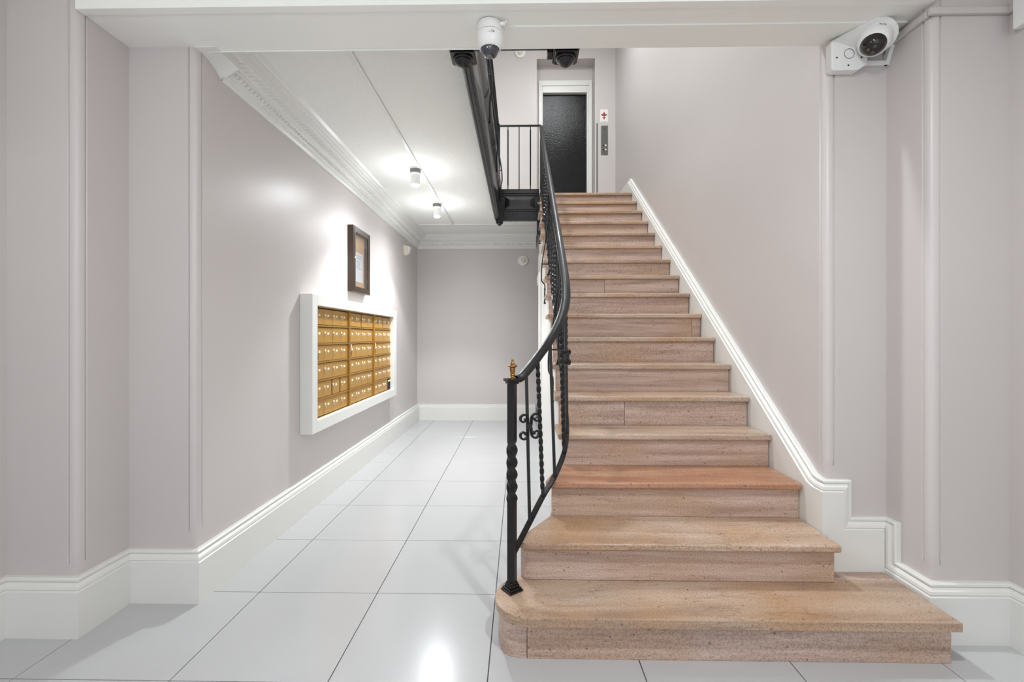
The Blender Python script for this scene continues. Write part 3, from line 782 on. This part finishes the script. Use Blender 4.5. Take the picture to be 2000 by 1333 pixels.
# ------------------------------------------------------------ notice board
nb = thing('notice_board', 'dark bronze framed notice case with a white paper, above the mailboxes', 'notice board', (-1.6, 4.46, 1.722))
xf = -1.543; mb = MB()
for y0, y1, z0, z1 in ((4.224, 4.283, 1.722, 2.342), (4.632, 4.692, 1.722, 2.342), (4.283, 4.632, 1.722, 1.776), (4.283, 4.632, 2.284, 2.342)):
    mb.box(-1.6, xf, y0, y1, z0, z1)
P(mb, 'frame', 'bronze', nb, bevel=.003)
mb = MB()
for y0, y1, z0, z1 in ((4.240, 4.250, 1.735, 2.33), (4.668, 4.678, 1.735, 2.33)): mb.box(xf, xf+.002, y0, y1, z0, z1)
P(mb, 'groove', 'dark', nb)
P(MB().box(-1.598, -1.585, 4.28, 4.635, 1.77, 2.29), 'cork_panel', 'cork', nb)
P(MB().box(-1.5845, -1.5835, 4.37, 4.585, 1.835, 2.12), 'notice_paper', 'paper', nb)
mb = MB()
for k in range(9): mb.box(-1.5834, -1.583, 4.40, 4.40 + random.uniform(.08, .16), 2.085-.014*k - (.01 if k > 2 else 0), 2.089-.014*k - (.01 if k > 2 else 0))
P(mb, 'text_line', 'ink', nb)
P(MB().box(-1.552, -1.549, 4.28, 4.635, 1.774, 2.286), 'glass_pane', 'glass', nb)
P(MB().lathe([(.009, 0), (.009, .004), (.006, .007), (0, .007)], Matrix.Translation((xf, 4.262, 2.04)) @ Matrix.Rotation(radians(90), 4, 'Y'), 12), 'lock', 'chrome', nb)

# ------------------------------------------------------------ hall ceiling lamps and raceway
for i, (x, y) in enumerate(HALL):
    lp = thing('ceiling_spotlight', ['white cylinder ceiling spotlight nearer the stair header', 'white cylinder ceiling spotlight nearer the back wall'][i], 'lamp', (x, y, CH), group='ceiling spotlights in the mailbox hall')
    P(MB().lathe([(.052, 0), (.052, -.012), (.049, -.014)], Matrix.Translation((x, y, CH)), 24), 'canopy', 'plastic', lp)
    P(MB().lathe([(.049, -.014), (.049, -.048), (.044, -.050)], Matrix.Translation((x, y, CH)), 24), 'collar', 'greyp', lp, label='grey metal collar')
    P(MB().lathe([(.052, -.050), (.052, -.062), (.044, -.066), (.042, -.108), (.0425, -.110)], Matrix.Translation((x, y, CH)), 24), 'housing', 'plastic', lp)
    P(MB().lathe([(.0405, -.110), (.0405, -.114), (.041, -.115), (.040, -.155), (.036, -.158), (.034, -.150)], Matrix.Translation((x, y, CH)), 24), 'shade', 'plastic', lp)
    P(MB().lathe([(.033, -.150), (.033, -.162), (.026, -.168), (0, -.171)], Matrix.Translation((x, y, CH)), 20), 'bulb', 'lamp', lp)
rc = thing('ceiling_raceway', 'long thin white wire cover running along the hall ceiling through both spotlights', 'raceway', (-.92, 2.3, CH))
P(MB().box(-.935, -.912, 2.28, 6.30, CH-.012, CH), 'cover', 'white', rc, bevel=.002)
P(MB().box(-1.40, .24, 6.30, 6.40, CH-.016, CH), 'cross_cover', 'white', rc, bevel=.003)

# ------------------------------------------------------------ small devices
def ceil_disc(name, label, cat, c, r, h, mtx, m='plastic', inner='cream'):
    t = thing(name, label, cat, c)
    P(MB().lathe([(r, 0), (r, h*.5), (r*.9, h*.8), (r*.55, h*.85)], mtx, 28), 'base', m, t)
    P(MB().lathe([(r*.5, h*.8), (r*.48, h*1.3), (r*.38, h*1.5), (0, h*1.5)], mtx, 24), 'sensor_cap', inner, t)
    return t
mt = Matrix.Rotation(radians(90), 4, 'X')
ceil_disc('smoke_detector', 'round white smoke detector with cream centre high on the hall back wall', 'detector', (0.05, YB, 2.481), .080, .030, Matrix.Translation((.05, YB, 2.481)) @ mt)
ceil_disc('smoke_detector', 'round white detector on the upper landing wall under the black beam', 'detector', (0.008, YB, 5.71), .082, .034, Matrix.Translation((.008, YB, 5.71)) @ mt)
ms = thing('motion_sensor', 'small white and cream wedge motion sensor in the hall corner below the cornice', 'sensor', (-1.6, 6.36, 2.46))
mb = MB(); mb.hull([(-1.6, 6.27, 2.56), (-1.6, 6.45, 2.56), (-1.6, 6.30, 2.43), (-1.6, 6.42, 2.43), (-1.53, 6.28, 2.545), (-1.53, 6.40, 2.545), (-1.57, 6.34, 2.42), (-1.555, 6.31, 2.44), (-1.555, 6.38, 2.44)])
P(mb, 'body', 'cream', ms)
mb = MB(); mb.hull([(-1.531, 6.285, 2.545), (-1.531, 6.395, 2.545), (-1.550, 6.305, 2.448), (-1.550, 6.375, 2.448), (-1.519, 6.29, 2.54), (-1.519, 6.39, 2.54), (-1.540, 6.31, 2.45), (-1.540, 6.37, 2.45)])
P(mb, 'cover', 'plastic', ms)

def text_mesh(s_, size, mtx, parent, name='lettering'):
    cu = bpy.data.curves.new(name, 'FONT'); cu.body = s_; cu.size = size; cu.align_x = 'CENTER'; cu.align_y = 'CENTER'; cu.extrude = 0.0004
    o = bpy.data.objects.new(name, cu); COL.objects.link(o)
    bpy.context.view_layer.update()
    me = bpy.data.meshes.new_from_object(o.evaluated_get(bpy.context.evaluated_depsgraph_get()))
    bpy.data.objects.remove(o); me.transform(mtx); me.materials.clear(); me.materials.append(M['black'])
    o = bpy.data.objects.new(name, me); COL.objects.link(o); keep(o, parent); return o
def cam_parts(t, mtx, lensm):
    # local axis: -z is the looking direction, base at z=0
    P(MB().lathe([(.058, 0), (.060, -.004), (.060, -.040), (.058, -.042)], mtx, 32), 'base', 'plastic', t)
    P(MB().lathe([(.0575, -.042), (.0575, -.044)], mtx, 32), 'seam', 'greyp', t)
    P(MB().lathe([(.059, -.044), (.0605, -.048), (.060, -.075), (.056, -.095), (.050, -.108), (.044, -.113), (.0425, -.108)], mtx, 32), 'shell', 'plastic', t)
    P(MB().lathe([(.0425, -.106), (.041, -.116), (.037, -.128), (.028, -.140), (.016, -.146), (0, -.148)], mtx, 28), 'lens_dome', lensm, t)
dc = thing('dome_camera', 'white dome security camera under the middle of the header beam', 'camera', (-.137, 2.10, 2.73))
m0 = Matrix.Translation((-.137, 2.105, 2.729)) @ Matrix.Rotation(radians(-6), 4, 'X')
m0 = Matrix.Translation((-.137, 2.105, 2.732))
cam_parts(dc, m0, 'lens')
text_mesh('ALTA', .0125, Matrix.Translation((-.128, 2.0455, 2.667)) @ Matrix.Rotation(radians(90), 4, 'X'), dc)
P(MB().tube([(-.137+.05, 2.07, 2.715), (-.137+.070, 2.066, 2.712)], .009, 10).tube([(-.137+.070, 2.066, 2.712), (-.137+.074, 2.07, 2.728)], .005, 8), 'cable_gland', 'plastic', dc)

# right camera on its bracket
jb = thing('junction_box', 'white chamfered junction box on the corner pilaster below the right camera', 'box', (1.56, 2.24, 2.56))
poly = [(1.478, 2.575), (1.490, 2.562), (1.600, 2.562), (1.648, 2.592), (1.650, 2.680), (1.650, 2.70), (1.478, 2.70)]
mj = Matrix(((1, 0, 0, 0), (0, 0, -1, 0), (0, 1, 0, 0), (0, 0, 0, 1)))
P(MB().prism(poly, -2.24, -2.195, mj), 'box_body', 'plastic', jb, bevel=.006, seg=3)
mb = MB()
for x, z in ((1.502, 2.622), (1.617, 2.622), (1.556, 2.585)): mb.lathe([(.004, 0), (.004, .002), (0, .002)], Matrix.Translation((x, 2.1955, z)) @ Matrix.Rotation(radians(90), 4, 'X'), 10)
P(mb, 'screw', 'dark', jb)
ring = MB(); pts = [(1.560 + .023*cos(2*pi*k/24), 2.1945, 2.640 + .023*sin(2*pi*k/24)) for k in range(25)]
ring.tube(pts, .0011, 5); P(ring, 'knockout_ring', 'dark', jb)
rcam = thing('dome_camera', 'white dome security camera tilted on a bracket at the right end of the header', 'camera', (1.67, 2.13, 2.70))
axis = Vector((-.46, -.40, -.80)).normalized()
Bp = Vector((1.645, 2.145, 2.688))
q = (-axis).to_track_quat('Z', 'Y').to_matrix().to_4x4()
mcam = Matrix.Translation(Bp) @ q
mb = MB(); pts = []
for z, r in ((.012, .082), (-.004, .084)):
    for k in range(20): pts.append(mcam @ Vector((r*cos(2*pi*k/20), r*sin(2*pi*k/20), z)))
pts += [Vector((1.482, 2.200, 2.70)), Vector((1.482, 2.236, 2.715)), Vector((1.640, 2.200, 2.69)), Vector((1.640, 2.236, 2.70))]
mb.hull(pts); P(mb, 'bracket', 'plastic', rcam, bevel=.003)
mcam2 = Matrix.Translation(Bp + axis*.004) @ q @ Matrix.Scale(1.1, 4)
P(MB().lathe([(.058, 0), (.0605, -.004), (.0605, -.028), (.057, -.048), (.051, -.058), (.046, -.061), (.044, -.057)], mcam2, 32), 'shell', 'plastic', rcam)
P(MB().lathe([(.045, -.056), (.043, -.066), (.038, -.077), (.028, -.088), (.015, -.094), (0, -.096)], mcam2, 28), 'lens_dome', 'lensr', rcam)
mb = MB()
for x, y in ((-.012, .008), (.012, .004), (0, -.014)): mb.lathe([(.006, 0), (.006, .003), (.004, .004), (0, .004)], mcam2 @ Matrix.Translation((x, y, -.094)) @ Matrix.Rotation(pi, 4, 'X'), 12)
P(mb, 'lens_ring', 'steel', rcam)
# lettering on the shell, facing the lobby
fd = Vector((-.30, -1.0, .15)); fd = (fd - axis*fd.dot(axis)).normalized()
pos = Bp + axis*.030 + fd*.0685
zc = fd; xc = axis.cross(fd).normalized()*1; yc = zc.cross(xc)
mt2 = Matrix.Translation(pos) @ Matrix((xc, yc, zc)).transposed().to_4x4()
if (mt2.to_3x3() @ Vector((1, 0, 0))).x < 0: mt2 = mt2 @ Matrix.Rotation(pi, 4, 'Z')
text_mesh('ALTA', .012, mt2, rcam)
cd = thing('wire_conduit', 'white surface conduit running along the right wall from the junction box to the corner', 'conduit', (1.77, 2.2, 2.68))
zc0 = 2.678
P(MB().box(1.650, 1.77, 2.222, 2.24, zc0-.075, zc0-.053), 'conduit_piece', 'plastic', cd, bevel=.004)
P(MB().box(1.752, 1.77, 2.005, 2.225, zc0, zc0+.029), 'conduit_piece', 'wall', cd, bevel=.004)
mb = MB(); mb.hull([Vector((x, y, z)) for x in (1.752, 1.77) for (y, z) in ((2.24, zc0-.075), (2.24, zc0-.050), (2.225, zc0-.075), (2.19, zc0), (2.21, zc0+.029), (2.19, zc0+.029))]); P(mb, 'elbow', 'plastic', cd)
P(MB().box(1.752, 2.10, 1.982, 2.0, zc0, zc0+.029), 'conduit_piece', 'wall', cd, bevel=.004)
P(MB().box(2.082, 2.10, 1.70, 1.985, zc0, zc0+.029), 'conduit_piece', 'wall', cd, bevel=.004)
wb = tag(MB().box(2.065, 2.10, 1.80, 1.955, 2.585, 2.72).build('wall_box', 'plastic', bevel=.004), 'white wall box at the right edge where the conduit ends', 'box')

# lobby and stairwell ceiling lamps outside the frame; globes and gallery lamp are added fill
def lamp_disc(x, y, z, r, label):
    t = thing('ceiling_lamp', label, 'lamp', (x, y, z))
    P(MB().lathe([(r*1.15, 0), (r*1.15, -.03), (r*1.02, -.035)], Matrix.Translation((x, y, z)), 24), 'ring', 'plastic', t)
    P(MB().lathe([(r*1.0, -.028), (r*.98, -.036), (0, -.04)], Matrix.Translation((x, y, z)), 24), 'diffuser', 'lamp', t)
names = ['round white lobby ceiling lamp nearest the stairs', 'unseen fill lamp added in the lobby on the mailbox side', 'unseen fill lamp added in the lobby behind the viewer']
lamp_disc(LOBBY[0][0], LOBBY[0][1], 2.95, .08, names[0])
for (x, y), l in zip(LOBBY[1:], ('unseen opal fill globe added in the lobby on the mailbox side', 'unseen opal fill globe added in the lobby behind the viewer')):
    t = thing('added_fill_globe', l, 'lamp', (x, y, 2.95))  # unseen globes added to throw light up onto the soffit
    P(MB().lathe([(.06, 0), (.06, -.02), (.01, -.03), (.008, -.49), (.04, -.50), (.04, -.53)], Matrix.Translation((x, y, 2.95)), 20), 'stem', 'steel', t)
    P(MB().lathe([(.03, .105)] + [(.11*sin(radians(a)), .11*cos(radians(a))) for a in range(20, 180, 16)] + [(0, -.11)], Matrix.Translation((x, y, 2.33)), 24), 'globe', 'globe', t)
names = ['round white lamp on the stairwell ceiling above the top of the flight', 'round white fill lamp added on the stairwell ceiling above the gallery']
for (x, y), r, l in zip(STAIR, (.11, .15), names): lamp_disc(x, y, ZTOP, r, l)
